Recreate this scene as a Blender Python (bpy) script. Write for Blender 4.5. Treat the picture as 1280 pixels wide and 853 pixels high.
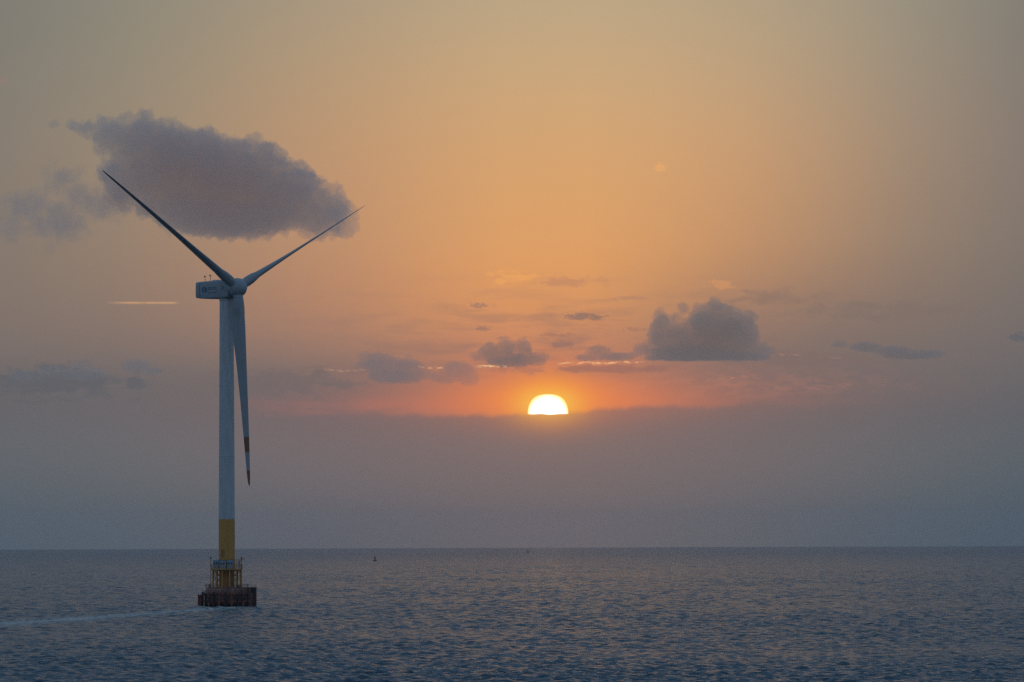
import bpy, bmesh, math, random
import numpy as np
from mathutils import Vector, Matrix, noise

random.seed(7)
R = math.radians
scene = bpy.context.scene
for o in list(bpy.data.objects):
    bpy.data.objects.remove(o)

# ------------------------------------------------------------------ camera
F = 5513.0                       # focal length in pixels of a 1280 px wide frame
CAM_H = 18.9                     # deck of a passing ship
EARTH = 7.4e6                    # effective earth radius (with refraction)
PITCH = math.atan(246 / F)
ROLL = R(0.2)
cam_data = bpy.data.cameras.new('camera')
cam_data.sensor_width = 36.0
cam_data.lens = F / 1280 * 36.0
cam_data.clip_start = 1.0
cam_data.clip_end = 300000.0
cam = bpy.data.objects.new('camera', cam_data)
scene.collection.objects.link(cam)
rt = Vector((1, 0, 0)); fw = Vector((0, math.cos(PITCH), math.sin(PITCH))); up = rt.cross(fw)
r2 = rt * math.cos(ROLL) - up * math.sin(ROLL)
u2 = rt * math.sin(ROLL) + up * math.cos(ROLL)
m = Matrix((r2, u2, -fw)).transposed().to_4x4()
m.translation = (0, 0, CAM_H)
cam.matrix_world = m
scene.camera = cam

def ray(px, py):
    """unit direction through a point of the photograph (1280 x 853)"""
    d = fw + r2 * ((px - 640) / F) - u2 * ((py - 426.5) / F)
    return d.normalized()

def at(px, py, dist):
    return Vector((0, 0, CAM_H)) + ray(px, py) * dist

SUN_AZ = R(0.47)
SUN_EL = R(1.68)

# ------------------------------------------------------------------ render settings
scene.view_settings.view_transform = 'Standard'
scene.view_settings.look = 'None'
scene.view_settings.exposure = 0.0
scene.view_settings.gamma = 1.0
scene.view_settings.use_curve_mapping = False
scene.render.engine = 'CYCLES'
cy = scene.cycles
cy.max_bounces = 16
cy.diffuse_bounces = 2
cy.glossy_bounces = 2
cy.volume_bounces = 9
cy.transparent_max_bounces = 8
cy.use_denoising = False
cy.use_adaptive_sampling = True
cy.adaptive_threshold = 0.01
cy.adaptive_min_samples = 48
cy.sample_clamp_indirect = 3.0
cy.volume_max_steps = 256

# ------------------------------------------------------------------ node helpers
def lin(c):
    out = []
    for v in c[:3]:
        v = v / 255.0
        out.append(v / 12.92 if v <= 0.04045 else ((v + 0.055) / 1.055) ** 2.4)
    return tuple(out)

class NT:
    def __init__(self, tree):
        self.t = tree; self.n = tree.nodes; self.l = tree.links
    def node(self, kind, **kw):
        n = self.n.new(kind)
        for k, v in kw.items(): setattr(n, k, v)
        return n
    def put(self, sock, v):
        if isinstance(v, bpy.types.NodeSocket): self.l.new(v, sock)
        elif v is not None: sock.default_value = v
    def math(self, op, a, b=None, c=None, clamp=False):
        n = self.node('ShaderNodeMath', operation=op, use_clamp=clamp)
        self.put(n.inputs[0], a)
        if b is not None: self.put(n.inputs[1], b)
        if c is not None: self.put(n.inputs[2], c)
        return n.outputs[0]
    def vmath(self, op, a, b=None):
        n = self.node('ShaderNodeVectorMath', operation=op)
        self.put(n.inputs[0], a)
        if b is not None: self.put(n.inputs[1], b)
        return n.outputs['Value'] if op in ('LENGTH', 'DOT_PRODUCT', 'DISTANCE') else n.outputs['Vector']
    def smooth(self, v, a, b, lo=0.0, hi=1.0):
        n = self.node('ShaderNodeMapRange', interpolation_type='SMOOTHSTEP')
        self.put(n.inputs[0], v)
        n.inputs[1].default_value = a; n.inputs[2].default_value = b
        n.inputs[3].default_value = lo; n.inputs[4].default_value = hi
        return n.outputs[0]
    def lin(self, v, a, b):
        n = self.node('ShaderNodeMapRange')
        self.put(n.inputs[0], v)
        n.inputs[1].default_value = a; n.inputs[2].default_value = b
        return n.outputs[0]
    def mix(self, f, a, b, blend='MIX'):
        n = self.node('ShaderNodeMix', data_type='RGBA', blend_type=blend)
        self.put(n.inputs[0], f)
        self.put(n.inputs[6], a if isinstance(a, bpy.types.NodeSocket) else (*a[:3], 1))
        self.put(n.inputs[7], b if isinstance(b, bpy.types.NodeSocket) else (*b[:3], 1))
        return n.outputs[2]
    def combine(self, x, y, z):
        n = self.node('ShaderNodeCombineXYZ')
        for i, v in enumerate((x, y, z)): self.put(n.inputs[i], v)
        return n.outputs[0]
    def noise(self, vec, scale, detail=4, rough=0.55, dist=0.0):
        n = self.node('ShaderNodeTexNoise')
        self.put(n.inputs['Vector'], vec)
        n.inputs['Scale'].default_value = scale
        n.inputs['Detail'].default_value = detail
        n.inputs['Roughness'].default_value = rough
        n.inputs['Distortion'].default_value = dist
        return n.outputs[0]
    def gauss(self, x, cx, w):
        """exp(-((x-cx)/w)^2)"""
        d = self.math('DIVIDE', self.math('SUBTRACT', x, cx), w)
        return self.math('EXPONENT', self.math('MULTIPLY', self.math('MULTIPLY', d, d), -1.0))

# ------------------------------------------------------------------ sky
world = bpy.data.worlds.new('World')
scene.world = world
world.use_nodes = True
w = NT(world.node_tree)
w.n.clear()
out = w.node('ShaderNodeOutputWorld')
bg = w.node('ShaderNodeBackground')
w.l.new(bg.outputs[0], out.inputs[0])
tc = w.node('ShaderNodeTexCoord')
sep = w.node('ShaderNodeSeparateXYZ')
w.l.new(tc.outputs['Generated'], sep.inputs[0])
DEG = 180 / math.pi
az = w.math('MULTIPLY', w.math('ARCTAN2', sep.outputs[0], sep.outputs[1]), DEG)     # degrees to the right of +Y
el = w.math('MULTIPLY', w.math('ARCSINE', sep.outputs[2]), DEG)                      # degrees above eye level

def A(px): return (px - 640) / F * DEG
def E_(py): return (672.5 - py) / F * DEG
def S(px): return px / F * DEG

sky = w.node('ShaderNodeTexSky', sky_type='NISHITA')
sky.sun_disc = False
sky.sun_elevation = SUN_EL
sky.sun_rotation = SUN_AZ
sky.air_density = 1.2
sky.dust_density = 2.5
sky.ozone_density = 2.0

# colours of the hazy evening air: columns of azimuth, rows of elevation
ROWS = [0, 100, 200, 300, 350, 400, 440, 470, 500, 530, 560, 600, 640, 686]
COLS = {
    -60: [(122,120,114),(127,122,114),(131,122,112),(130,119,110),(129,117,108),(127,115,107),(122,111,106),(111,105,105),(104,101,104),(99,99,103),(94,96,102),(88,92,100),(82,88,97),(76,84,96)],
    160: [(142,137,121),(150,138,120),(156,137,116),(153,130,111),(149,126,109),(141,120,108),(130,114,107),(115,107,105),(111,104,105),(108,102,105),(103,99,103),(97,96,101),(90,92,98),(83,87,96)],
    400: [(170,153,128),(184,154,120),(192,150,114),(190,144,109),(187,138,106),(177,131,105),(152,120,106),(130,110,104),(125,106,104),(121,103,103),(116,101,103),(110,99,102),(103,95,99),(95,90,95)],
    685: [(190,168,134),(206,169,125),(218,166,112),(227,163,102),(229,159,98),(219,148,98),(200,132,100),(190,124,100),(170,115,98),(136,108,102),(127,105,102),(121,102,101),(117,100,99),(113,98,97)],
    940: [(180,161,132),(192,161,125),(203,157,114),(196,147,106),(182,137,104),(157,124,105),(140,115,105),(137,111,104),(138,108,101),(120,104,103),(116,101,102),(110,99,101),(104,96,99),(99,93,95)],
    1130: [(155,146,127),(160,143,123),(164,139,116),(154,130,110),(145,123,107),(134,116,106),(124,111,106),(119,108,105),(115,104,104),(106,101,103),(101,98,102),(95,95,100),(88,90,97),(81,86,95)],
    1330: [(124,120,113),(128,121,114),(128,118,111),(124,115,109),(121,113,108),(118,110,107),(113,107,106),(107,104,105),(101,100,104),(94,96,102),(87,92,99),(80,87,97),(74,83,94),(69,79,92)],
}
elr = w.node('ShaderNodeMapRange')
w.put(elr.inputs[0], el)
elr.inputs[1].default_value = E_(700); elr.inputs[2].default_value = E_(0)
def columns(n=15):
    ks = sorted(COLS); out_ = {}
    for i in range(n):
        x = ks[0] + (ks[-1] - ks[0]) * i / (n - 1)
        j = max(0, min(len(ks) - 2, max(q for q in range(len(ks)) if ks[q] <= x + 1e-6)))
        j = min(j, len(ks) - 2)
        x0, x1 = ks[j], ks[j + 1]; t_ = (x - x0) / (x1 - x0)
        ja, jb = max(0, j - 1), min(len(ks) - 1, j + 2)
        col = []
        for r_ in range(len(ROWS)):
            c_ = []
            for q in range(3):
                p0, p1 = COLS[ks[j]][r_][q], COLS[ks[j + 1]][r_][q]
                m0 = (p1 - COLS[ks[ja]][r_][q]) / (x1 - ks[ja]) * (x1 - x0)
                m1 = (COLS[ks[jb]][r_][q] - p0) / (ks[jb] - x0) * (x1 - x0)
                h = (2*t_**3-3*t_**2+1)*p0 + (t_**3-2*t_**2+t_)*m0 + (-2*t_**3+3*t_**2)*p1 + (t_**3-t_**2)*m1
                c_.append(h)
            col.append(tuple(c_))
        out_[x] = col
    return out_
COLS = columns()
prev = None
keys = sorted(COLS)
for i, k in enumerate(keys):
    ramp = w.node('ShaderNodeValToRGB')
    cr = ramp.color_ramp
    cr.interpolation = 'B_SPLINE'
    pts = sorted([((700 - y) / 700.0, c) for y, c in zip(ROWS, COLS[k])])
    while len(cr.elements) < len(pts): cr.elements.new(0.5)
    for e_, (p_, c_) in zip(cr.elements, pts):
        e_.position = p_
    for e_, (p_, c_) in zip(cr.elements, pts):
        g_ = max(0.0, min(1.0, (0.27 - p_) / 0.08))          # lift of the haze bank
        e_.color = (*lin((c_[0] + 8 * g_, c_[1] + 9 * g_, c_[2] + 6 * g_)), 1)
    w.l.new(elr.outputs[0], ramp.inputs[0])
    if prev is None: prev = ramp.outputs[0]
    else: prev = w.mix(w.lin(az, A(keys[i - 1]), A(k)), prev, ramp.outputs[0])
air = prev

# wind-drawn streaks of thin cloud, in directions only
st_vec = w.combine(w.math('MULTIPLY', az, 0.55), w.math('MULTIPLY', el, 3.4), 0.0)
streak = w.noise(st_vec, 1.6, 5, 0.6, 0.4)
fine = w.noise(w.combine(w.math('MULTIPLY', az, 1.6), w.math('MULTIPLY', el, 6.0), 3.1), 2.0, 5, 0.62, 0.2)
band_hi = w.math('MULTIPLY', w.smooth(el, E_(525), E_(470)), w.smooth(el, E_(320), E_(440)))
near_sun = w.gauss(az, A(740), S(330))
amt = w.math('MULTIPLY', w.math('MULTIPLY', band_hi, near_sun), w.smooth(streak, 0.42, 0.68))
air = w.mix(w.math('MULTIPLY', amt, 0.55), air, lin((138, 112, 104)))
# pink veils to the right of the sun
veil = w.math('MULTIPLY', w.math('MULTIPLY', w.gauss(az, A(880), S(190)), w.gauss(el, E_(482), S(17))), w.smooth(fine, 0.40, 0.62))
air = w.mix(w.math('MULTIPLY', veil, 0.50), air, lin((174, 122, 104)))
veil2 = w.math('MULTIPLY', w.math('MULTIPLY', w.gauss(az, A(480), S(170)), w.gauss(el, E_(508), S(10))), w.smooth(streak, 0.3, 0.7))
air = w.mix(w.math('MULTIPLY', veil2, 0.55), air, lin((176, 114, 102)))

# orange glow round the low sun, cut off by the top of the haze bank
edge_n = w.noise(w.combine(az, w.math('MULTIPLY', el, 0.6), 8.0), 1.5, 5, 0.55)
edge_y = w.math('MULTIPLY_ADD', w.smooth(az, A(700), A(830)), S(10), E_(517))
edge_y = w.math('ADD', edge_y, w.math('MULTIPLY', w.math('SUBTRACT', edge_n, 0.5), S(24)))
above = w.math('SUBTRACT', el, edge_y)
over = w.smooth(above, -S(5), S(4))
gl_wide = w.math('MULTIPLY', w.gauss(az, A(700), S(190)), w.gauss(el, E_(506), S(24)))
gl_mid = w.math('MULTIPLY', w.gauss(az, A(685), S(120)), w.gauss(el, E_(500), S(38)))
gl_near = w.math('MULTIPLY', w.gauss(az, A(685), S(48)), w.gauss(el, E_(503), S(30)))
def glow(base, mask, f, col, under):
    k = w.math('MULTIPLY_ADD', over, 1.0 - under, under)
    return w.mix(w.math('MULTIPLY', w.math('MULTIPLY', mask, f), k), base, lin(col))
air = glow(air, gl_wide, 0.52, (236, 128, 86), 0.08)
air = glow(air, gl_mid, 0.85, (252, 140, 72), 0.22)
air = glow(air, gl_near, 0.95, (255, 160, 58), 0.62)
gl_core = w.math('MULTIPLY', w.gauss(az, A(685), S(34)), w.gauss(el, E_(506), S(18)))
air = glow(air, gl_core, 0.95, (255, 200, 84), 0.62)

def lump(base, x, y, wx, wy, col, f, lo=0.40, hi=0.60, seed=0.0, sc=6.0, ax=1.0, ay=2.2):
    sc = max(3.0, min(22.0, 230.0 / wx))
    n = w.noise(w.combine(w.math('MULTIPLY', az, ax), w.math('MULTIPLY', el, ay), seed), sc, 6, 0.66, 0.35)
    g = w.math('MULTIPLY', w.gauss(az, A(x), S(wx)), w.gauss(el, E_(y), S(wy)))
    mk = w.smooth(w.math('ADD', g, w.math('MULTIPLY', w.math('SUBTRACT', n, 0.5), 2.6)), lo + 0.05, hi + 0.15)
    mk = w.math('MULTIPLY', mk, w.smooth(g, 0.03, 0.35))
    return w.mix(w.math('MULTIPLY', mk, f), base, lin(col))
# faint sunlit wisps and grey wisps high in the sky
air = lump(air, 640, 345, 42, 11, (246, 172, 96), 0.55, 0.35, 0.9, 1.0)
air = lump(air, 715, 354, 50, 9, (190, 134, 104), 0.55, 0.35, 0.8, 2.0)
air = lump(air, 903, 358, 22, 8, (222, 154, 100), 0.5, 0.35, 0.8, 3.0)
air = lump(air, 975, 374, 90, 12, (146, 118, 104), 0.75, 0.3, 0.9, 4.0)
air = lump(air, 1110, 392, 150, 17, (128, 112, 104), 0.60, 0.3, 1.0, 5.0)
air = lump(air, 826, 211, 9, 7, (236, 172, 108), 0.75, 0.3, 0.8, 6.0)
air = lump(air, 5, 104, 12, 7, (152, 126, 116), 0.45, 0.3, 0.8, 7.0)
air = lump(air, 600, 382, 20, 4, (160, 122, 104), 0.7, 0.35, 0.7, 8.0)
air = lump(air, 604, 411, 13, 4, (160, 118, 102), 0.7, 0.35, 0.7, 9.0)
air = lump(air, 727, 396, 34, 5, (140, 112, 102), 0.75, 0.35, 0.7, 10.0)
air = lump(air, 695, 419, 30, 3, (168, 120, 100), 0.7, 0.35, 0.7, 11.0)
air = lump(air, 704, 432, 18, 5, (156, 116, 102), 0.75, 0.35, 0.7, 12.0)
air = lump(air, 795, 413, 22, 3, (168, 122, 100), 0.6, 0.35, 0.7, 13.0)
air = lump(air, 1275, 426, 22, 6, (96, 98, 106), 0.7, 0.35, 0.7, 14.0)
air = lump(air, 70, 478, 130, 24, (98, 98, 102), 0.85, 0.3, 0.75, 15.0)
air = lump(air, 350, 478, 120, 20, (118, 105, 103), 0.70, 0.3, 0.75, 16.0)
air = lump(air, 655, 462, 40, 8, (178, 118, 98), 0.6, 0.3, 0.8, 17.0)
air = lump(air, 1000, 452, 110, 14, (130, 108, 104), 0.6, 0.3, 0.8, 18.0)
air = lump(air, 770, 462, 90, 6, (150, 108, 98), 0.6, 0.3, 0.8, 19.0)
air = lump(air, 790, 374, 30, 4, (178, 130, 104), 0.5, 0.3, 0.8, 20.0)

# glowing far edges of a cloud deck, thin broken lines
def goldline(base, x0, x1, y0, y1, th, f, col, seed, brk=0.5):
    t = w.math('DIVIDE', w.math('SUBTRACT', az, A(x0)), A(x1) - A(x0))
    wob = w.noise(w.combine(az, 0.0, seed), 3.0, 4, 0.6)
    yy = w.math('ADD', w.math('MULTIPLY_ADD', t, E_(y1) - E_(y0), E_(y0)), w.math('MULTIPLY', w.math('SUBTRACT', wob, 0.5), S(7)))
    grain = w.noise(w.combine(w.math('MULTIPLY', az, 1.0), w.math('MULTIPLY', el, 4.5), seed), 9.0, 5, 0.62, 0.4)
    patch = w.smooth(w.noise(w.combine(az, 7.0, seed), 3.2, 3, 0.6), 0.36, 0.56)
    d = w.gauss(w.math('SUBTRACT', el, yy), 0.0, S(th * 1.5))
    k = w.smooth(w.math('MULTIPLY', d, w.smooth(grain, 0.34, 0.66)), brk - 0.18, brk + 0.30)
    ends = w.math('MULTIPLY', w.smooth(t, 0.0, 0.12), w.smooth(t, 1.0, 0.86))
    k = w.math('MULTIPLY', w.math('MULTIPLY', k, ends), w.math('MULTIPLY_ADD', patch, 0.75, 0.03))
    return w.mix(w.math('MULTIPLY', k, f), base, lin(col))
GOLD = [(592, 636, 458, 458, 1.3, 1.0, (255, 206, 150), 1.0, 0.40),
        (692, 824, 455, 453, 1.1, 1.0, (255, 190, 136), 2.0, 0.42),
        (520, 556, 459, 460, 1.1, 0.9, (240, 180, 132), 3.0, 0.42),
        (402, 462, 462, 463, 1.1, 0.7, (206, 158, 126), 4.0, 0.42),
        (950, 1004, 446, 445, 1.4, 0.6, (196, 152, 116), 5.0, 0.42),
        (1020, 1056, 450, 449, 1.4, 0.4, (170, 134, 114), 6.0, 0.42),
        (880, 950, 478, 470, 2.0, 0.45, (206, 138, 112), 7.0, 0.45),
        (940, 1070, 488, 484, 2.4, 0.45, (172, 122, 110), 8.0, 0.45)]
lines = []
for g in GOLD: air = goldline(air, *g)
# the short contrail
tr = w.math('MULTIPLY', w.gauss(w.math('SUBTRACT', el, E_(378.3)), 0.0, S(1.2)), w.math('MULTIPLY', w.smooth(az, A(128), A(165)), w.smooth(az, A(227), A(214))))
tr = w.math('MULTIPLY', tr, w.smooth(w.noise(w.combine(az, 2.0, 0.0), 7.0, 4, 0.6), 0.2, 0.5))
air = w.mix(w.math('MULTIPLY', tr, 0.85), air, lin((208, 160, 118)))

# the hazy band goes over into the dusk sky above and behind the ship
dusk = w.mix(1.0, sky.outputs[0], (0.085, 0.085, 0.085), 'MULTIPLY')
dusk = w.mix(0.85, dusk, w.mix(w.smooth(el, 4.0, 26.0), lin((120, 133, 149)), lin((102, 135, 168))))
far_az = w.math('ABSOLUTE', w.math('SUBTRACT', az, SUN_AZ * DEG))
k_el = w.smooth(el, 6.3, 12.0)
k_az = w.smooth(far_az, 9.0, 60.0)
k = w.math('MAXIMUM', k_el, k_az)
sky_col = w.mix(k, air, dusk)
w.l.new(sky_col, bg.inputs[0])
bg.inputs[1].default_value = 1.0
world.cycles.sampling_method = 'MANUAL'
world.cycles.sample_map_resolution = 512

# ------------------------------------------------------------------ sun lamp (deep in the haze: hardly any direct light is left)
sl = bpy.data.lights.new('sun_light', 'SUN')
sl.energy = 0.0006
sl.angle = R(0.53)
sl.color = (1.0, 0.50, 0.22)
so = bpy.data.objects.new('sun_light', sl)
scene.collection.objects.link(so)
sd = Vector((math.sin(SUN_AZ) * math.cos(SUN_EL), math.cos(SUN_AZ) * math.cos(SUN_EL), math.sin(SUN_EL)))
so.rotation_euler = sd.to_track_quat('Z', 'Y').to_euler()

# ------------------------------------------------------------------ materials
def mat(name, col, rough=0.6, metal=0.0, grime=None, gscale=1.0, amount=0.5, bump=0.0, vert=False):
    m_ = bpy.data.materials.new(name); m_.use_nodes = True
    t = NT(m_.node_tree); b = t.n['Principled BSDF']
    b.inputs['Roughness'].default_value = rough
    b.inputs['Metallic'].default_value = metal
    tcx = t.node('ShaderNodeTexCoord')
    v = tcx.outputs['Object']
    if vert:
        mp = t.node('ShaderNodeMapping'); mp.inputs['Scale'].default_value = (1, 1, 0.12)
        t.l.new(v, mp.inputs[0]); v = mp.outputs[0]
    n1 = t.noise(v, gscale, 6, 0.62, 0.3)
    if grime is None: grime = tuple(c * 0.7 for c in col)
    c = t.mix(t.math('MULTIPLY', t.smooth(n1, 0.42, 0.70), amount), col, grime)
    t.l.new(c, b.inputs['Base Color'])
    if bump:
        bm_ = t.node('ShaderNodeBump'); bm_.inputs['Strength'].default_value = bump; bm_.inputs['Distance'].default_value = 0.05
        t.l.new(t.noise(tcx.outputs['Object'], gscale * 6, 4), bm_.inputs['Height'])
        t.l.new(bm_.outputs[0], b.inputs['Normal'])
    return m_

M = {
    'tower': mat('tower_paint', (0.62, 0.60, 0.60), 0.45, 0, (0.44, 0.41, 0.38), 1.3, 0.6, vert=True),
    'blade': mat('blade_gelcoat', (0.34, 0.34, 0.35), 0.4, 0, (0.30, 0.30, 0.30), 0.3, 0.4),
    'nacelle': mat('nacelle_shell', (0.38, 0.40, 0.41), 0.45, 0, (0.34, 0.35, 0.36), 0.5, 0.5),
    'red': mat('red_marking_paint', (0.26, 0.095, 0.04), 0.5, 0, (0.18, 0.05, 0.03), 0.5, 0.5),
    'yellow': mat('yellow_marine_paint', (0.68, 0.32, 0.06), 0.5, 0, (0.45, 0.20, 0.06), 0.4, 0.6, vert=True),
    'yellow_worn': mat('worn_yellow_paint', (0.46, 0.20, 0.05), 0.6, 0, (0.24, 0.09, 0.04), 0.8, 0.8, vert=True),
    'concrete': mat('stained_concrete', (0.34, 0.17, 0.13), 0.9, 0, (0.12, 0.06, 0.05), 0.5, 1.0, 0.6, vert=True),
    'rust': mat('rust_red_steel', (0.30, 0.09, 0.055), 0.8, 0, (0.05, 0.03, 0.035), 0.7, 1.0, 0.4),
    'rubber': mat('black_rubber', (0.035, 0.026, 0.025), 0.85, 0, (0.12, 0.06, 0.045), 1.0, 0.8),
    'brown': mat('brown_primer_steel', (0.22, 0.10, 0.06), 0.7, 0, (0.12, 0.05, 0.04), 0.8, 0.9),
    'steel': mat('galvanised_steel', (0.20, 0.21, 0.22), 0.5, 0.6, (0.12, 0.11, 0.1), 1.5, 0.6),
    'blue': mat('pale_blue_cabinet', (0.27, 0.36, 0.43), 0.5, 0, (0.18, 0.24, 0.30), 0.6, 0.6),
    'dark': mat('dark_opening', (0.03, 0.035, 0.04), 0.6),
    'navy': mat('navy_lettering', (0.12, 0.19, 0.28), 0.5),
    'lens': mat('lamp_lens', (0.10, 0.12, 0.11), 0.2),
    'buoy': mat('dark_buoy_paint', (0.05, 0.035, 0.035), 0.6),
    'weed': mat('weed_covered_waterline', (0.018, 0.016, 0.018), 0.8, 0, (0.03, 0.03, 0.02), 1.0, 0.8),
}

# ------------------------------------------------------------------ mesh helpers
def link(name, bm, material, parent=None, smooth=False, origin=None, mats=None):
    me = bpy.data.meshes.new(name)
    if origin is not None: bmesh.ops.translate(bm, verts=bm.verts, vec=-Vector(origin))
    bm.normal_update(); bm.to_mesh(me); bm.free()
    for mm in (mats or [material]): me.materials.append(mm)
    if smooth:
        for p in me.polygons: p.use_smooth = True
        me.set_sharp_from_angle(angle=R(24))
    o = bpy.data.objects.new(name, me)
    scene.collection.objects.link(o)
    if origin is not None: o.location = origin
    if parent is not None: o.parent = parent
    return o

def tag(o, label=None, cat=None, group=None, kind=None):
    if label: o['label'] = label
    if cat: o['category'] = cat
    if group: o['group'] = group
    if kind: o['kind'] = kind
    return o

def empty(name, loc):
    o = bpy.data.objects.new(name, None); o.location = loc
    o.empty_display_size = 2
    scene.collection.objects.link(o)
    return o

def box(bm, c, s, rz=0.0, bev=0.0, mtx=None, mi=0):
    g = bmesh.ops.create_cube(bm, size=1.0)
    vs = g['verts']
    bmesh.ops.scale(bm, verts=vs, vec=s)
    if bev:
        es = list({e for v in vs for e in v.link_edges})
        r_ = bmesh.ops.bevel(bm, geom=es, offset=bev, segments=2, affect='EDGES', profile=0.5)
        vs = list({v for v in r_['verts']} | {v for v in vs if v.is_valid})
    M4 = Matrix.Translation(c) @ Matrix.Rotation(rz, 4, 'Z')
    if mtx is not None: M4 = mtx @ M4
    bmesh.ops.transform(bm, matrix=M4, verts=vs)
    for f in {f for v in vs for f in v.link_faces}: f.material_index = mi
    return vs

def tube(bm, p0, p1, r0, r1=None, n=12, caps=True):
    r1 = r0 if r1 is None else r1
    p0 = Vector(p0); p1 = Vector(p1); d = (p1 - p0)
    q = d.to_track_quat('Z', 'Y')
    ra = [bm.verts.new(p0 + q @ Vector((r0 * math.cos(a), r0 * math.sin(a), 0))) for a in [2 * math.pi * i / n for i in range(n)]]
    rb = [bm.verts.new(p1 + q @ Vector((r1 * math.cos(a), r1 * math.sin(a), 0))) for a in [2 * math.pi * i / n for i in range(n)]]
    for i in range(n):
        bm.faces.new((ra[i], ra[(i + 1) % n], rb[(i + 1) % n], rb[i]))
    if caps:
        bm.faces.new(ra[::-1]); bm.faces.new(rb)

def lathe(bm, prof, n=48, c=(0, 0, 0), closed=False):
    rings = []
    for r_, z in prof:
        rings.append([bm.verts.new((c[0] + r_ * math.cos(2 * math.pi * i / n), c[1] + r_ * math.sin(2 * math.pi * i / n), c[2] + z)) for i in range(n)])
    for a, b in zip(rings[:-1], rings[1:]):
        for i in range(n):
            bm.faces.new((a[i], a[(i + 1) % n], b[(i + 1) % n], b[i]))
    if closed:
        a, b = rings[-1], rings[0]
        for i in range(n): bm.faces.new((a[i], a[(i + 1) % n], b[(i + 1) % n], b[i]))
    else:
        bm.faces.new(rings[0][::-1]); bm.faces.new(rings[-1])

# ------------------------------------------------------------------ the sea: one sheet that follows the earth's curve
def build_sea():
    rng = np.random.default_rng(11)
    # radial rows (finer near), angular columns (finer ahead of the ship)
    rows = [2.0, 30, 80, 150, 230, 310, 380, 440, 480]
    r_ = 500.0
    while r_ < 15600:
        rows.append(r_); r_ *= 1.00125
    while r_ < 26000:
        rows.append(r_); r_ *= 1.03
    rows = np.array(rows)
    half = R(8.2)
    a_in = np.arange(-half, half, 0.00062)
    a_out = np.linspace(half, 2 * math.pi - half, 160)
    ang = np.concatenate([a_in, a_out[:-1]])
    na, nr = len(ang), len(rows)
    step = np.minimum(np.abs(np.diff(np.concatenate([ang, [ang[0] + 2 * math.pi]]))), 0.2)
    step = np.maximum(step, np.roll(step, 1))
    rr, aa = np.meshgrid(rows, ang, indexing='ij')
    X = rr * np.sin(aa); Y = rr * np.cos(aa)
    drow = np.gradient(rows)
    cell = np.maximum(drow[:, None] * 0.55, rr * step[None, :])
    Z = np.zeros_like(X)
    # wind sea plus a low swell
    n = 140
    lam = np.exp(rng.uniform(math.log(0.9), math.log(10), n))
    th = R(104) + rng.normal(0, 0.62, n)
    for i in range(n):
        k_ = 2 * math.pi / lam[i]
        amp = 0.0112 * lam[i] ** 0.35
        kx, ky = k_ * math.cos(th[i]), k_ * math.sin(th[i])
        ph = rng.uniform(0, 6.28)
        wgt = np.clip((lam[i] / cell - 2.0) / 1.6, 0, 1)
        if wgt.max() <= 0: continue
        p = kx * X + ky * Y + ph
        s = np.sin(p)
        Z += (amp * wgt) * (s + 0.25 * (1 - s * s) * np.sign(s) * 0 + 0.18 * np.cos(2 * p))
    # gusts: patches of livelier and calmer water
    gust = np.zeros_like(X)
    for i in range(14):
        L = rng.uniform(60, 420); t_ = rng.uniform(0, 6.28)
        gust += np.sin(2 * math.pi / L * (math.cos(t_) * X + math.sin(t_) * Y) + rng.uniform(0, 6.28))
    Z *= 1.0 + 0.045 * gust
    Z -= rr ** 2 / (2 * EARTH)
    co = np.stack([X, Y, Z], -1).reshape(-1, 3).astype(np.float32)
    idx = np.arange(nr * na).reshape(nr, na)
    a = idx[:-1, :]; b = idx[1:, :]
    q = np.stack([a, b, np.roll(b, -1, 1), np.roll(a, -1, 1)], -1)[..., ::-1].reshape(-1, 4)
    # winding: make the normals look up
    v0, v1, v2 = co[q[5000, 0]], co[q[5000, 1]], co[q[5000, 2]]
    if np.cross(v1 - v0, v2 - v0)[2] < 0: q = q[:, ::-1]
    me = bpy.data.meshes.new('sea')
    me.vertices.add(len(co)); me.vertices.foreach_set('co', co.ravel())
    me.loops.add(q.size); me.loops.foreach_set('vertex_index', np.ascontiguousarray(q).ravel().astype(np.int32))
    me.polygons.add(len(q))
    me.polygons.foreach_set('loop_start', np.arange(0, q.size, 4, dtype=np.int32))
    me.polygons.foreach_set('loop_total', np.full(len(q), 4, dtype=np.int32))
    me.polygons.foreach_set('use_smooth', np.ones(len(q), dtype=bool))
    me.update(calc_edges=True)
    o = bpy.data.objects.new('sea', me)
    scene.collection.objects.link(o)
    tag(o, kind='structure')
    m_ = bpy.data.materials.new('sea_water'); m_.use_nodes = True
    t = NT(m_.node_tree); bs = t.n['Principled BSDF']
    bs.inputs['IOR'].default_value = 1.333
    geo = t.node('ShaderNodeNewGeometry')
    pos = geo.outputs['Position']
    sp = t.node('ShaderNodeSeparateXYZ'); t.l.new(pos, sp.inputs[0])
    # ripples
    mp = t.node('ShaderNodeMapping'); mp.inputs['Rotation'].default_value = (0, 0, R(25)); mp.inputs['Scale'].default_value = (0.7, 1.0, 1.0)
    t.l.new(pos, mp.inputs[0])
    n1 = t.noise(mp.outputs[0], 0.9, 5, 0.62, 0.3)
    n2 = t.noise(mp.outputs[0], 0.16, 4, 0.6, 0.2)
    hsum = t.math('ADD', t.math('MULTIPLY', n1, 0.5), t.math('MULTIPLY', n2, 1.6))
    # current wake behind the pile cap
    x0, y0 = -84.2, 1178.0; x1, y1 = -114.5, 986.6
    L = math.hypot(x1 - x0, y1 - y0); ux, uy = (x1 - x0) / L, (y1 - y0) / L
    dx = t.math('SUBTRACT', sp.outputs[0], x0); dy = t.math('SUBTRACT', sp.outputs[1], y0)
    along = t.math('ADD', t.math('MULTIPLY', dx, ux), t.math('MULTIPLY', dy, uy))
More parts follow.
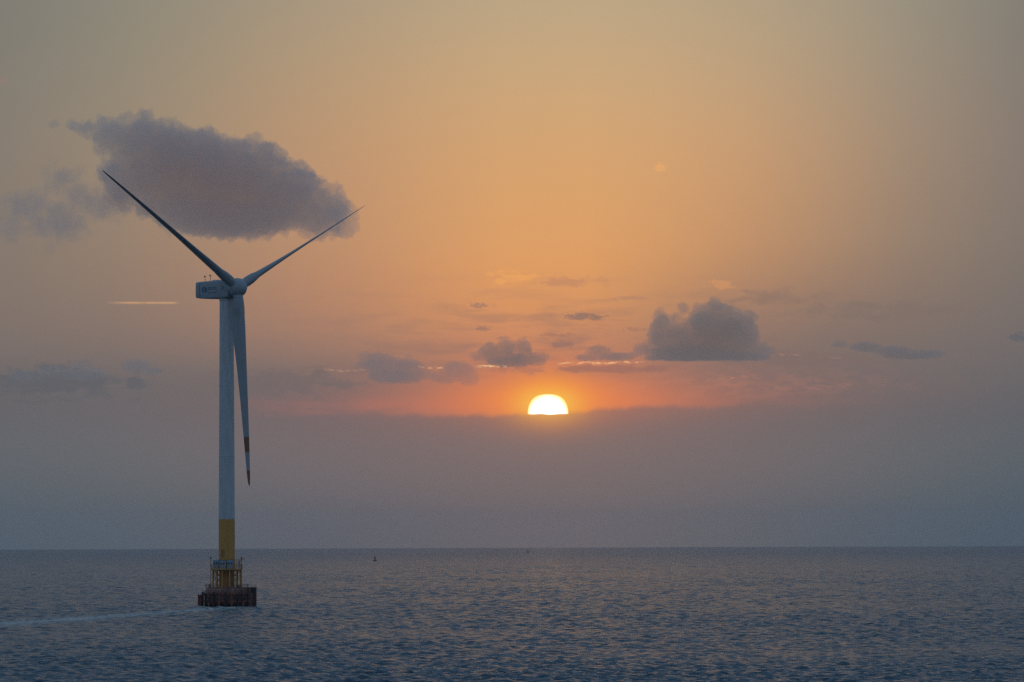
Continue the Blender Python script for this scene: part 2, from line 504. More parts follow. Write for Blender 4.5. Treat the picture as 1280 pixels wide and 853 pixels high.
    across = t.math('ADD', t.math('MULTIPLY', dx, -uy), t.math('MULTIPLY', dy, ux))
    wn = t.noise(pos, 0.035, 3, 0.6)
    across = t.math('ADD', across, t.math('MULTIPLY', t.math('SUBTRACT', wn, 0.5), 7.0))
    width = t.math('MULTIPLY_ADD', t.smooth(along, 0.0, 260.0), 3.8, 5.0)
    g = t.math('DIVIDE', across, width)
    g = t.math('EXPONENT', t.math('MULTIPLY', t.math('MULTIPLY', g, g), -1.0))
    g = t.math('MULTIPLY', g, t.math('MULTIPLY', t.smooth(along, -70.0, -30.0), t.smooth(along, 420.0, 120.0)))
    fn = t.noise(pos, 0.55, 5, 0.7)
    # wash round the pile cap
    cd = t.vmath('LENGTH', t.vmath('MULTIPLY', t.vmath('SUBTRACT', pos, (-79.9, 1240.0, 0.0)), (1.0, 0.8, 0.0)))
    wash = t.math('MULTIPLY', t.smooth(cd, 6.0, 7.4), t.smooth(cd, 13.0, 8.0))
    g = t.math('MAXIMUM', g, wash)
    foam = t.math('MULTIPLY', g, t.smooth(fn, 0.34, 0.62))
    bmp = t.node('ShaderNodeBump'); bmp.inputs['Distance'].default_value = 1.0
    t.put(bmp.inputs['Strength'], t.math('MULTIPLY_ADD', g, -0.6, 1.9))
    t.l.new(hsum, bmp.inputs['Height'])
    t.l.new(bmp.outputs[0], bs.inputs['Normal'])
    t.l.new(t.mix(t.math('MULTIPLY', foam, 1.0), (0.018, 0.072, 0.100), (0.78, 0.68, 0.58)), bs.inputs['Base Color'])
    # waves too small and far to be modelled one by one count as roughness
    far = t.smooth(t.vmath('LENGTH', pos), 500.0, 6000.0)
    t.put(bs.inputs['Roughness'], t.math('ADD', t.math('MULTIPLY', foam, 0.4), t.math('MULTIPLY_ADD', far, 0.12, 0.18)))
    me.materials.append(m_)
    return o
build_sea()

# ------------------------------------------------------------------ sea haze
def build_haze():
    bm = bmesh.new()
    box(bm, (0, 0, 60.0), (56000, 56000, 222))
    m_ = bpy.data.materials.new('sea_haze'); m_.use_nodes = True
    t = NT(m_.node_tree); t.n.clear()
    o_ = t.node('ShaderNodeOutputMaterial'); v = t.node('ShaderNodeVolumePrincipled')
    v.inputs['Color'].default_value = (0.86, 0.87, 0.90, 1)
    v.inputs['Density'].default_value = HAZE
    v.inputs['Anisotropy'].default_value = 0.3
    t.l.new(v.outputs[0], o_.inputs['Volume'])
    m_.cycles.homogeneous_volume = True
    o = link('haze', bm, m_)
    tag(o, kind='stuff')
HAZE = 1.9e-5
build_haze()

# ------------------------------------------------------------------ the setting sun: its lower part is sunk in the haze bank
def build_sun():
    dist = 150000.0
    c = at(685.0, 517.5, dist)
    rx = 25.3 / F * dist; rz = 24.4 / F * dist
    bm = bmesh.new()
    g = bmesh.ops.create_uvsphere(bm, u_segments=96, v_segments=64, radius=1.0)
    for v in bm.verts:
        x, y, z = v.co
        z2 = z
        # refraction flattens the top, the bank cuts the bottom
        z2 = math.copysign(min(abs(z), 1.0) ** 1.0, z)
        z2 = 1 - (1 - z2) ** 1.32 if z2 > 0 else 0.0
        z2 -= (0.02 if z <= 0 else 0) * math.sin(6 * x + 0.8) * (1 - x * x)
        v.co = (x * rx * (1.0 if z >= 0 else 1.0), y * rx, z2 * rz)
    m_ = bpy.data.materials.new('sun_light_surface'); m_.use_nodes = True
    t = NT(m_.node_tree); t.n.clear()
    o_ = t.node('ShaderNodeOutputMaterial'); e = t.node('ShaderNodeEmission')
    tcx = t.node('ShaderNodeTexCoord')
    rr = t.vmath('LENGTH', t.vmath('MULTIPLY', tcx.outputs['Object'], (1 / rx, 0.0, 1 / rz)))
    t.l.new(t.mix(t.smooth(rr, 0.80, 1.03), (1.0, 0.93, 0.78), (1.0, 0.62, 0.20)), e.inputs[0]); e.inputs[1].default_value = 1.6
    t.l.new(e.outputs[0], o_.inputs[0])
    m_.cycles.emission_sampling = 'NONE'
    o = link('sun', bm, m_, smooth=True)
    o.location = c
    o.rotation_euler = (0, 0, -math.atan2(c.x, c.y))
    tag(o, 'glowing white sun, half sunk into the grey haze bank above the sea', 'sun')
build_sun()

# ------------------------------------------------------------------ clouds: bodies of vapour
def make_cloud(name, lobes, dist, label, cat, dens, color, nscale, amp, soft=0.25, depth=0.9, group=None, seed=0.0, aniso=0.55, thr=0.0, low=None, absorb=None, step=0.35):
    """lobes: (px, py, rx, ry) in photograph pixels at distance dist"""
    pts = []
    for (px, py, rx, ry) in lobes:
        p = at(px, py, dist)
        s = dist / F
        pts.append((p, rx * s, ry * s, max(0.5 * (rx + ry), 1) * s * depth))
    k = 1.35
    lo = Vector([min(p[i] - r_[i] * k for p, r_ in [(q[0], (q[1], q[3], q[2])) for q in pts]) for i in range(3)])
    hi = Vector([max(p[i] + r_[i] * k for p, r_ in [(q[0], (q[1], q[3], q[2])) for q in pts]) for i in range(3)])
    c = (lo + hi) / 2
    # hull: one rounded closed body round all lobes
    bm = bmesh.new()
    for (p, rx, rz, ry) in pts:
        g = bmesh.ops.create_icosphere(bm, subdivisions=2, radius=1.0)
        for v in g['verts']:
            v.co = Vector((v.co.x * rx * k, v.co.y * ry * k, v.co.z * rz * k)) + (p - c)
    h = bmesh.ops.convex_hull(bm, input=bm.verts)
    drop = [v for v in bm.verts if not any(f in h['geom'] for f in v.link_faces)]
    geom_f = set(f for f in h['geom'] if isinstance(f, bmesh.types.BMFace))
    bmesh.ops.delete(bm, geom=[f for f in bm.faces if f not in geom_f], context='FACES')
    bmesh.ops.delete(bm, geom=[v for v in bm.verts if not v.link_faces], context='VERTS')
    bmesh.ops.recalc_face_normals(bm, faces=bm.faces)
    m_ = bpy.data.materials.new(name + '_vapour'); m_.use_nodes = True
    t = NT(m_.node_tree); t.n.clear()
    o_ = t.node('ShaderNodeOutputMaterial'); v = t.node('ShaderNodeVolumePrincipled')
    tcx = t.node('ShaderNodeTexCoord'); P = tcx.outputs['Object']
    f = None
    for (p, rx, rz, ry) in pts:
        d = p - c
        q = t.node('ShaderNodeMapping')
        q.inputs['Scale'].default_value = (1 / rx, 1 / ry, 1 / rz)
        q.inputs['Location'].default_value = (-d.x / rx, -d.y / ry, -d.z / rz)
        t.l.new(P, q.inputs[0])
        e = t.math('SUBTRACT', 1.0, t.vmath('LENGTH', q.outputs[0]))
        if f is None: f = e
        else:
            f = t.math('SMOOTH_MAX', f, e, 0.15)
    n = t.noise(P, nscale, 6, 0.60, 0.25)
    f = t.math('ADD', f, t.math('MULTIPLY', t.math('SUBTRACT', n, 0.5), amp))
    dd = t.smooth(f, thr, thr + soft)
    if low is not None:            # density thins out towards a hazy base
        z0 = at(640, low[0], dist).z - c.z; z1 = at(640, low[1], dist).z - c.z
        sp = t.node('ShaderNodeSeparateXYZ'); t.l.new(P, sp.inputs[0])
        dd = t.math('MULTIPLY', dd, t.smooth(sp.outputs[2], z0, z1))
    t.l.new(t.math('MULTIPLY', dd, dens), v.inputs['Density'])
    v.inputs['Color'].default_value = (*color, 1)
    v.inputs['Anisotropy'].default_value = aniso
    t.l.new(v.outputs[0], o_.inputs['Volume'])
    m_.cycles.volume_step_rate = step
    o = link(name, bm, m_)
    o.location = c
    tag(o, label, cat, group)
    return o

def make_cumulus(lobes, dist, label, dens, color, voxel, puff, fine, base=None, aniso=0.4, seed=1, nbillow=9, group=None, depth=0.75):
    """billowing cloud with a modelled surface, filled with even vapour; lobes as above, base = height of its flat foot in the photograph"""
    rg = random.Random(seed)
    sc_ = dist / F
    c = at(sum(l[0] for l in lobes) / len(lobes), sum(l[1] for l in lobes) / len(lobes), dist)
    bm = bmesh.new()
    def ball(p, rx, ry, rz, sub=3):
        g = bmesh.ops.create_icosphere(bm, subdivisions=sub, radius=1.0)
        for v in g['verts']: v.co = Vector((v.co.x * rx, v.co.y * ry, v.co.z * rz)) + p
    for (px, py, rx, ry) in lobes:
        p = at(px, py, dist) - c
        X_, Z_ = rx * sc_, ry * sc_
        Y_ = depth * 0.5 * (X_ + Z_) * 1.2
        p.y += rg.uniform(-0.25, 0.25) * Y_
        ball(p, X_ * 0.88, Y_ * 0.88, Z_ * 0.88)
        for q in range(nbillow):
            a = rg.uniform(0, 2 * math.pi); b = rg.uniform(-0.3, 1.0)
            cb = math.sqrt(max(0, 1 - b * b)) * (1 if b > -0.2 else 0.9)
            r_ = rg.uniform(0.20, 0.42) * min(X_, Z_)
            d = Vector((math.cos(a) * cb * X_ * 0.82, math.sin(a) * cb * Y_ * 0.82, b * Z_ * 0.82))
            ball(p + d, r_ * rg.uniform(0.9, 1.5), r_, r_ * rg.uniform(0.8, 1.2), 2)
    me = bpy.data.meshes.new('cloud'); bm.to_mesh(me); bm.free()
    o = bpy.data.objects.new('cloud', me); scene.collection.objects.link(o)
    md = o.modifiers.new('r', 'REMESH'); md.mode = 'VOXEL'; md.voxel_size = voxel
    dg = bpy.context.evaluated_depsgraph_get()
    me2 = bpy.data.meshes.new_from_object(o.evaluated_get(dg))
    o.modifiers.clear(); o.data = me2; bpy.data.meshes.remove(me); me2.name = 'cloud'
    zb = None if base is None else at(640, base, dist).z - c.z
    nv = [v.normal.copy() for v in me2.vertices]
    off = Vector((seed * 13.7, seed * 5.1, 0))
    for v, nn in zip(me2.vertices, nv):
        p = v.co
        f1 = abs(noise.noise(p / puff + off)) * 1.6 - 0.25
        f2 = abs(noise.noise(p / (puff * 0.42) + off)) * 1.6 - 0.25
        f3 = noise.fractal(p / (puff * 0.2) + off, 1.0, 2.1, 3)
        q = p + nn * (puff * (0.46 * f1 + 0.24 * f2) + fine * f3)
        if zb is not None:
            z1 = zb + 0.25 * puff * noise.noise(Vector((p.x, p.y, 0)) / (puff * 1.6) + off)
            if q.z < z1: q.z = z1 + (q.z - z1) * 0.12
        v.co = q
    # a second skin over the displaced one, so that no fold cuts another
    md = o.modifiers.new('r', 'REMESH'); md.mode = 'VOXEL'; md.voxel_size = voxel * 0.85
    dg = bpy.context.evaluated_depsgraph_get()
    me3 = bpy.data.meshes.new_from_object(o.evaluated_get(dg))
    o.modifiers.clear(); o.data = me3; bpy.data.meshes.remove(me2); me2 = me3; me2.name = 'cloud'
    m_ = bpy.data.materials.new('cloud_vapour'); m_.use_nodes = True
    t = NT(m_.node_tree); t.n.clear()
    o_ = t.node('ShaderNodeOutputMaterial'); v = t.node('ShaderNodeVolumePrincipled')
    v.inputs['Density'].default_value = dens
    v.inputs['Color'].default_value = (*color, 1)
    v.inputs['Anisotropy'].default_value = aniso
    t.l.new(v.outputs[0], o_.inputs['Volume'])
    m_.cycles.homogeneous_volume = True
    me2.materials.clear(); me2.materials.append(m_)
    o.location = c
    tag(o, label, 'cloud', group)
    return o

CG = 'clouds in the evening sky'
make_cumulus([(150, 172, 40, 24), (185, 182, 52, 36), (235, 200, 72, 44), (295, 222, 76, 44), (350, 244, 62, 42), (398, 266, 40, 34), (290, 270, 108, 30), (200, 225, 60, 36), (160, 226, 36, 36), (250, 258, 90, 26), (340, 258, 70, 28), (108, 160, 24, 8), (412, 244, 16, 14), (424, 286, 20, 14), (70, 156, 10, 4)],
             30000, 'big dark grey cloud behind the upper blades of the wind turbine', 0.0062, (1.0, 0.865, 0.80), 12.0, 120.0, 36.0, base=305, seed=3, nbillow=12, group=CG)
make_cloud('cloud', [(80, 228, 34, 30), (74, 275, 54, 38), (36, 258, 46, 28), (125, 258, 62, 22), (10, 285, 32, 24), (100, 240, 40, 20)],
           30000, 'faint ragged cloud wisps left of the big dark cloud, at the edge of the photo', 'cloud', 0.0040, (1.0, 0.86, 0.80), 1 / 100.0, 2.8, 0.7, 0.8, CG, thr=0.05)
make_cumulus([(828, 420, 22, 25), (852, 422, 24, 24), (893, 418, 34, 36), (925, 420, 28, 32), (893, 384, 12, 14), (879, 394, 12, 13), (908, 392, 11, 11), (936, 399, 11, 13), (852, 385, 5, 9), (846, 397, 7, 7), (825, 394, 8, 10), (875, 440, 76, 15), (808, 437, 20, 8), (948, 440, 20, 12), (884, 447, 90, 8)],
             32000, 'large lumpy cumulus cloud right of the sun', 0.0064, (1.0, 0.83, 0.72), 8.0, 62.0, 13.0, base=452, seed=5, nbillow=12, group=CG)
make_cumulus([(615, 441, 20, 13), (634, 436, 16, 13), (655, 438, 11, 17), (672, 450, 14, 9), (640, 450, 38, 10), (630, 423, 10, 3), (600, 447, 14, 5)],
             33000, 'small grey cumulus cloud just above the sun, with a gold line at its foot', 0.0064, (1.0, 0.81, 0.68), 7.0, 45.0, 8.0, base=461, seed=8, nbillow=9, group=CG)
make_cumulus([(475, 455, 28, 15), (505, 460, 28, 14), (458, 447, 12, 8), (495, 470, 42, 11), (530, 468, 14, 8)],
             34000, 'low hazy grey cloud halfway between the turbine and the sun', 0.0040, (1.0, 0.84, 0.74), 10.0, 60.0, 12.0, seed=12, nbillow=8, group=CG)
make_cumulus([(572, 464, 24, 14), (556, 472, 20, 10), (586, 474, 16, 9)],
             34000, 'hazy grey cloud left of the small cumulus above the sun', 0.0030, (1.0, 0.84, 0.72), 9.0, 55.0, 10.0, seed=14, nbillow=8, group=CG)
make_cumulus([(748, 440, 18, 8), (768, 446, 30, 6), (735, 447, 20, 5), (790, 444, 14, 4)],
             33500, 'flat grey cloud between the sun and the large lumpy cumulus', 0.0060, (1.0, 0.81, 0.68), 7.0, 40.0, 8.0, base=452, seed=17, nbillow=8, group=CG)
make_cumulus([(1082, 434, 22, 7), (1118, 440, 28, 7), (1158, 443, 28, 6), (1050, 431, 12, 4), (1140, 445, 40, 4)],
             34000, 'long flat grey cloud in the right part of the sky', 0.0080, (1.0, 0.79, 0.67), 8.0, 45.0, 11.0, seed=21, nbillow=8, group=CG)
make_cumulus([(100, 458, 16, 8), (66, 464, 26, 8), (105, 468, 36, 9), (30, 470, 24, 8)],
             34000, 'faint low cloud at the left edge, left of the small domed one', 0.0040, (1.0, 0.82, 0.72), 10.0, 55.0, 12.0, seed=25, nbillow=8, group=CG)
make_cumulus([(170, 458, 22, 9), (190, 464, 16, 6)],
             34000, 'faint small domed cloud low in the sky left of the turbine tower', 0.0060, (1.0, 0.82, 0.72), 9.0, 50.0, 8.0, seed=28, nbillow=8, group=CG)

# ------------------------------------------------------------------ the wind turbine
TX, TY = -80.3, 1240.0
T0 = Vector((TX, TY, -TY * TY / 2 / EARTH))
turbine = empty('wind_turbine', T0)
tag(turbine, 'tall grey offshore wind turbine with three blades, yellow lower tower and dark pile cap', 'wind turbine')
I4 = None
def part(name, bm, mname, parent=turbine, smooth=False, label=None, mats=None):
    o = link(name, bm, M[mname] if mname else None, parent, smooth, mats=mats)
    if label: o['label'] = label
    return o
# everything below is in metres above the foot of the turbine (local to the Empty)
# tower
bm = bmesh.new()
prof = [(2.27, 24.5)]
for z0 in (42.0, 62.0): prof += [(2.27 - (z0 - 24.5) * 0.0050, z0), (2.30 - (z0 - 24.5) * 0.0050, z0 + 0.05), (2.30 - (z0 - 24.5) * 0.0050, z0 + 0.30), (2.27 - (z0 - 24.5) * 0.0050, z0 + 0.35)]
prof += [(1.98, 85.9), (2.1, 85.95), (2.1, 86.3), (1.6, 86.35)]
lathe(bm, prof, 64)
part('tower', bm, 'tower', smooth=True)
bm = bmesh.new(); lathe(bm, [(2.27, 13.2), (2.27, 24.49)], 64)
tb = part('tower_base', bm, 'yellow', smooth=True, label='yellow painted lowest tower section')
bm = bmesh.new()
box(bm, (-1.0, -2.08, 15.0), (0.95, 0.35, 2.1), R(-25) * 0)
d_ = part('door', bm, 'yellow_worn', label='entrance door in the yellow tower section')
bm = bmesh.new(); box(bm, (-0.66, -2.29, 15.0), (0.06, 0.08, 0.3)); part('handle', bm, 'steel', d_)
bm = bmesh.new(); lathe(bm, [(2.16, 5.4), (2.16, 9.9), (2.5, 10.1), (2.5, 10.3), (2.3, 10.32), (2.3, 13.19)], 48)
tp = part('transition_piece', bm, 'yellow_worn', smooth=True, label='worn brownish yellow transition piece')
# work platform at 10.3 m
bm = bmesh.new()
n = 16
lathe(bm, [(2.52, 10.34), (4.45, 10.34), (4.45, 10.62), (2.52, 10.62)], n, closed=True)
for i in range(12):
    a = 2 * math.pi * i / 12
    tube(bm, (2.4 * math.cos(a), 2.4 * math.sin(a), 8.6), (4.2 * math.cos(a), 4.2 * math.sin(a), 10.3), 0.09, n=6)
pf = part('platform', bm, 'yellow')
def ring_rail(rad, z, h, n, r_=0.035, skip=()):
    b = bmesh.new()
    P = [(rad * math.cos(2 * math.pi * i / n), rad * math.sin(2 * math.pi * i / n)) for i in range(n)]
    for i, (x, y) in enumerate(P):
        if i in skip: continue
        tube(b, (x, y, z), (x, y, z + h), r_ * 1.2, n=6)
        x2, y2 = P[(i + 1) % n]
        for k_ in (0.5, 1.0):
            tube(b, (x, y, z + h * k_), (x2, y2, z + h * k_), r_, n=6)
    return b
part('railing', ring_rail(4.35, 10.62, 1.25, 28, 0.04), 'yellow', pf)
# yellow columns carrying the platform
for i in range(12):
    a = 2 * math.pi * (i + 0.5) / 12
    b = bmesh.new()
    x, y = 4.0 * math.cos(a), 4.0 * math.sin(a)
    tube(b, (x, y, 5.4), (x, y, 10.34), 0.17, n=10)
    lathe(b, [(0.34, 5.41), (0.34, 5.55)], 10, (x, y, 0))
    part('column', b, 'yellow')
b = bmesh.new()
for i in range(12):
    a0 = 2 * math.pi * (i + 0.5) / 12; a1 = 2 * math.pi * (i + 1.5) / 12
    if i % 3 == 1:
        tube(b, (4.0 * math.cos(a0), 4.0 * math.sin(a0), 5.7), (4.0 * math.cos(a1), 4.0 * math.sin(a1), 10.0), 0.07, n=6)
    tube(b, (4.0 * math.cos(a0), 4.0 * math.sin(a0), 7.6), (4.0 * math.cos(a1), 4.0 * math.sin(a1), 7.6), 0.06, n=6)
part('bracing', b, 'yellow_worn')
# pale blue cabinets round the foot of the tower
def cabinet(cx, cy, sx, sy, h, rz, z=10.63):
    b = bmesh.new(); box(b, (cx, cy, z + h / 2), (sx, sy, h), rz, 0.06)
    o = part('cabinet', b, 'blue')
    b = bmesh.new()
    mt = Matrix.Translation((cx, cy, 0)) @ Matrix.Rotation(rz, 4, 'Z')
    for s in (-1, 1):
        b = bmesh.new()
        box(b, (s * sx * 0.22, -sy / 2 - 0.01, z + h * 0.62), (sx * 0.26, 0.04, h * 0.22), mtx=mt)
        part('louver', b, 'dark', o)
cabinet(-2.75, -2.1, 1.9, 0.9, 2.5, R(-35))
cabinet(-0.9, -3.1, 1.7, 0.9, 2.2, R(-10))
cabinet(1.1, -3.0, 1.8, 0.9, 2.35, R(14))
cabinet(-3.3, 0.2, 0.9, 1.6, 2.3, R(0))
# stairs / ladder cage at the right of the tower
b = bmesh.new()
for xx in (2.75, 3.45):
    tube(b, (xx, -2.1, 10.63), (xx, -2.1, 13.4), 0.06, n=6)
for k_ in range(9): tube(b, (2.75, -2.1, 10.9 + k_ * 0.3), (3.45, -2.1, 10.9 + k_ * 0.3), 0.035, n=6)
for zz in (11.6, 12.5, 13.35):
    tube(b, (2.75, -2.1, zz), (3.1, -2.75, zz), 0.035, n=6); tube(b, (3.1, -2.75, zz), (3.45, -2.1, zz), 0.035, n=6)
part('ladder', b, 'rust')
# lamp posts on the corners of the platform
for (x, y) in ((-4.45, -0.6), (4.2, -1.2)):
    b = bmesh.new(); tube(b, (x, y, 5.4), (x, y, 13.4), 0.08, n=8)
    o = part('lamp_post', b, 'rust')
    b = bmesh.new(); lathe(b, [(0.10, 13.4), (0.22, 13.45), (0.22, 13.8), (0.08, 13.95)], 12, (x, y, 0))
    part('lantern', b, 'lens', o)
# davit crane
b = bmesh.new()
tube(b, (3.6, 1.2, 10.6), (3.6, 1.2, 13.1), 0.13, n=8); tube(b, (3.6, 1.2, 13.0), (4.9, 0.6, 13.5), 0.09, n=8)
tube(b, (4.9, 0.6, 13.5), (4.9, 0.6, 12.5), 0.02, n=5)
part('davit_crane', b, 'rust')

# pile cap
b = bmesh.new(); lathe(b, [(6.35, -2.5), (6.45, 0.2), (6.45, 4.7), (6.15, 5.05), (6.15, 5.39)], 36, (0.4, 0, 0))
part('pile_cap', b, 'concrete', label='dark stained concrete pile cap standing in the water')
b = bmesh.new(); lathe(b, [(6.48, -1.5), (6.55, 0.35), (6.5, 0.9), (6.47, 0.9)], 36, (0.4, 0, 0))
part('weed_band', b, 'weed')
# red-brown collision beams round the cap
b = bmesh.new()
for z_ in (1.35, 3.4): lathe(b, [(6.62, z_), (7.15, z_), (7.15, z_ + 0.42), (6.62, z_ + 0.42)], 36, (0.4, 0, 0), closed=True)
part('fender_beam', b, 'rust')
rng = random.Random(3)
for i in range(26):
    a = 2 * math.pi * (i + 0.3) / 26
    x, y = 0.4 + 7.28 * math.cos(a), 7.28 * math.sin(a)
    top = 3.95 + rng.uniform(-0.25, 0.35)
    b = bmesh.new()
    box(b, (x, y, top / 2 - 0.55), (0.42, 0.5, top + 1.1), a, 0.08)
    part('fender', b, 'rubber' if i % 2 else 'rust')
# tyres hung on the front
for i, (a_, z_) in enumerate(((-128, 2.3), (-112, 2.5), (-88, 2.2), (-70, 2.5), (-52, 2.3))):
    a = R(a_)
    b = bmesh.new()
    ctr = Vector((0.4 + 7.72 * math.cos(a), 7.72 * math.sin(a), z_)); nn = Vector((math.cos(a), math.sin(a), 0)); tt = Vector((-math.sin(a), math.cos(a), 0))
    N, K = 20, 8
    ring = []
    for j in range(N):
        t_ = 2 * math.pi * j / N; ro = tt * math.cos(t_) + Vector((0, 0, 1)) * math.sin(t_)
        ring.append([b.verts.new(ctr + ro * (0.42 + 0.16 * math.cos(2 * math.pi * k_ / K)) + nn * 0.14 * math.sin(2 * math.pi * k_ / K)) for k_ in range(K)])
    for j in range(N):
        for k_ in range(K):
            b.faces.new((ring[j][k_], ring[(j + 1) % N][k_], ring[(j + 1) % N][(k_ + 1) % K], ring[j][(k_ + 1) % K]))
    part('tyre', b, 'rubber', smooth=True)
# railing on the cap
part('cap_railing', ring_rail(6.0, 5.39, 0.95, 30, 0.03), 'rust')
# boat landing on the right: brown column, dark buffer block, ladder
b = bmesh.new()
for (x, y, r_) in ((6.5, -2.9, 0.42), (7.5, -1.9, 0.30)): tube(b, (x, y, -2.0), (x, y, 5.35), r_, n=14)
for z_ in (1.0, 3.0, 4.9): tube(b, (5.3, -2.0, z_), (6.5, -2.9, z_), 0.12, n=8)
bl = part('boat_landing', b, 'brown')
b = bmesh.new()
box(b, (7.45, -0.9, 2.0), (1.75, 3.2, 6.9), 0, 0.12)
part('buffer_block', b, 'rubber', bl)
b = bmesh.new()
for k_ in range(17): tube(b, (6.55, -3.0, 0.2 + k_ * 0.31), (7.5, -2.0, 0.2 + k_ * 0.31), 0.03, n=6)
part('ladder', b, 'rust', bl)
b = bmesh.new()
for (x, y) in ((6.0, -2.5), (6.9, -2.7), (8.1, -1.9), (8.2, 0.4)): tube(b, (x, y, 5.3), (x, y, 6.05), 0.04, n=6)
tube(b, (6.0, -2.5, 6.0), (6.9, -2.7, 6.0), 0.035, n=6); tube(b, (6.9, -2.7, 6.0), (8.1, -1.9, 6.0), 0.035, n=6); tube(b, (8.1, -1.9, 6.0), (8.2, 0.4, 6.0), 0.035, n=6)
part('railing', b, 'rust', bl)
# low fender frame on the left
b = bmesh.new()
box(b, (-7.25, -0.9, 1.2), (0.9, 3.4, 4.2), R(8), 0.1)
fl = part('side_fender', b, 'rubber')
b = bmesh.new()
for (x, y) in ((-7.85, -2.3), (-7.2, -2.7), (-7.9, -0.3)): tube(b, (x, y, -1.5), (x, y, 3.5), 0.16, n=8)
for z_ in (0.9, 2.0, 3.1): tube(b, (-7.85, -2.4, z_), (-6.7, -2.9, z_), 0.06, n=6)
part('frame', b, 'rust', fl)
# small things on top of the cap
for (x, y, sx, sy, sz, mm) in ((-4.6, -3.0, 0.7, 0.5, 0.9, 'steel'), (3.4, -4.2, 0.9, 0.6, 0.7, 'brown'), (-2.2, -5.0, 0.35, 0.35, 0.6, 'rust'), (0.8, -5.3, 0.35, 0.35, 0.6, 'rust')):
    b = bmesh.new(); box(b, (x, y, 5.39 + sz / 2), (sx, sy, sz), 0.1, 0.04); part('bollard' if sx < 0.5 else 'junction_box', b, mm)

# ---- nacelle, hub and blades
YAW, TILT, PHI, CONE, BL = R(44.68), R(6.60), R(-2.80), R(3.15), 56.45
FLEX = 1.5
AX = Vector((math.sin(YAW) * math.cos(TILT), -math.cos(YAW) * math.cos(TILT), math.sin(TILT)))
HZ = Vector((math.cos(YAW), math.sin(YAW), 0))
UP = HZ.cross(AX); UP = UP if UP.z > 0 else -UP
base = Vector((0.0, 0, 88.83 + 0.104))
HUB = base + AX * 4.785
AX0 = Vector((math.sin(YAW), -math.cos(YAW), 0))
NM = Matrix((AX0, HZ, Vector((0, 0, 1)))).transposed().to_4x4(); NM.translation = base   # local: x along the shaft, y across, z up

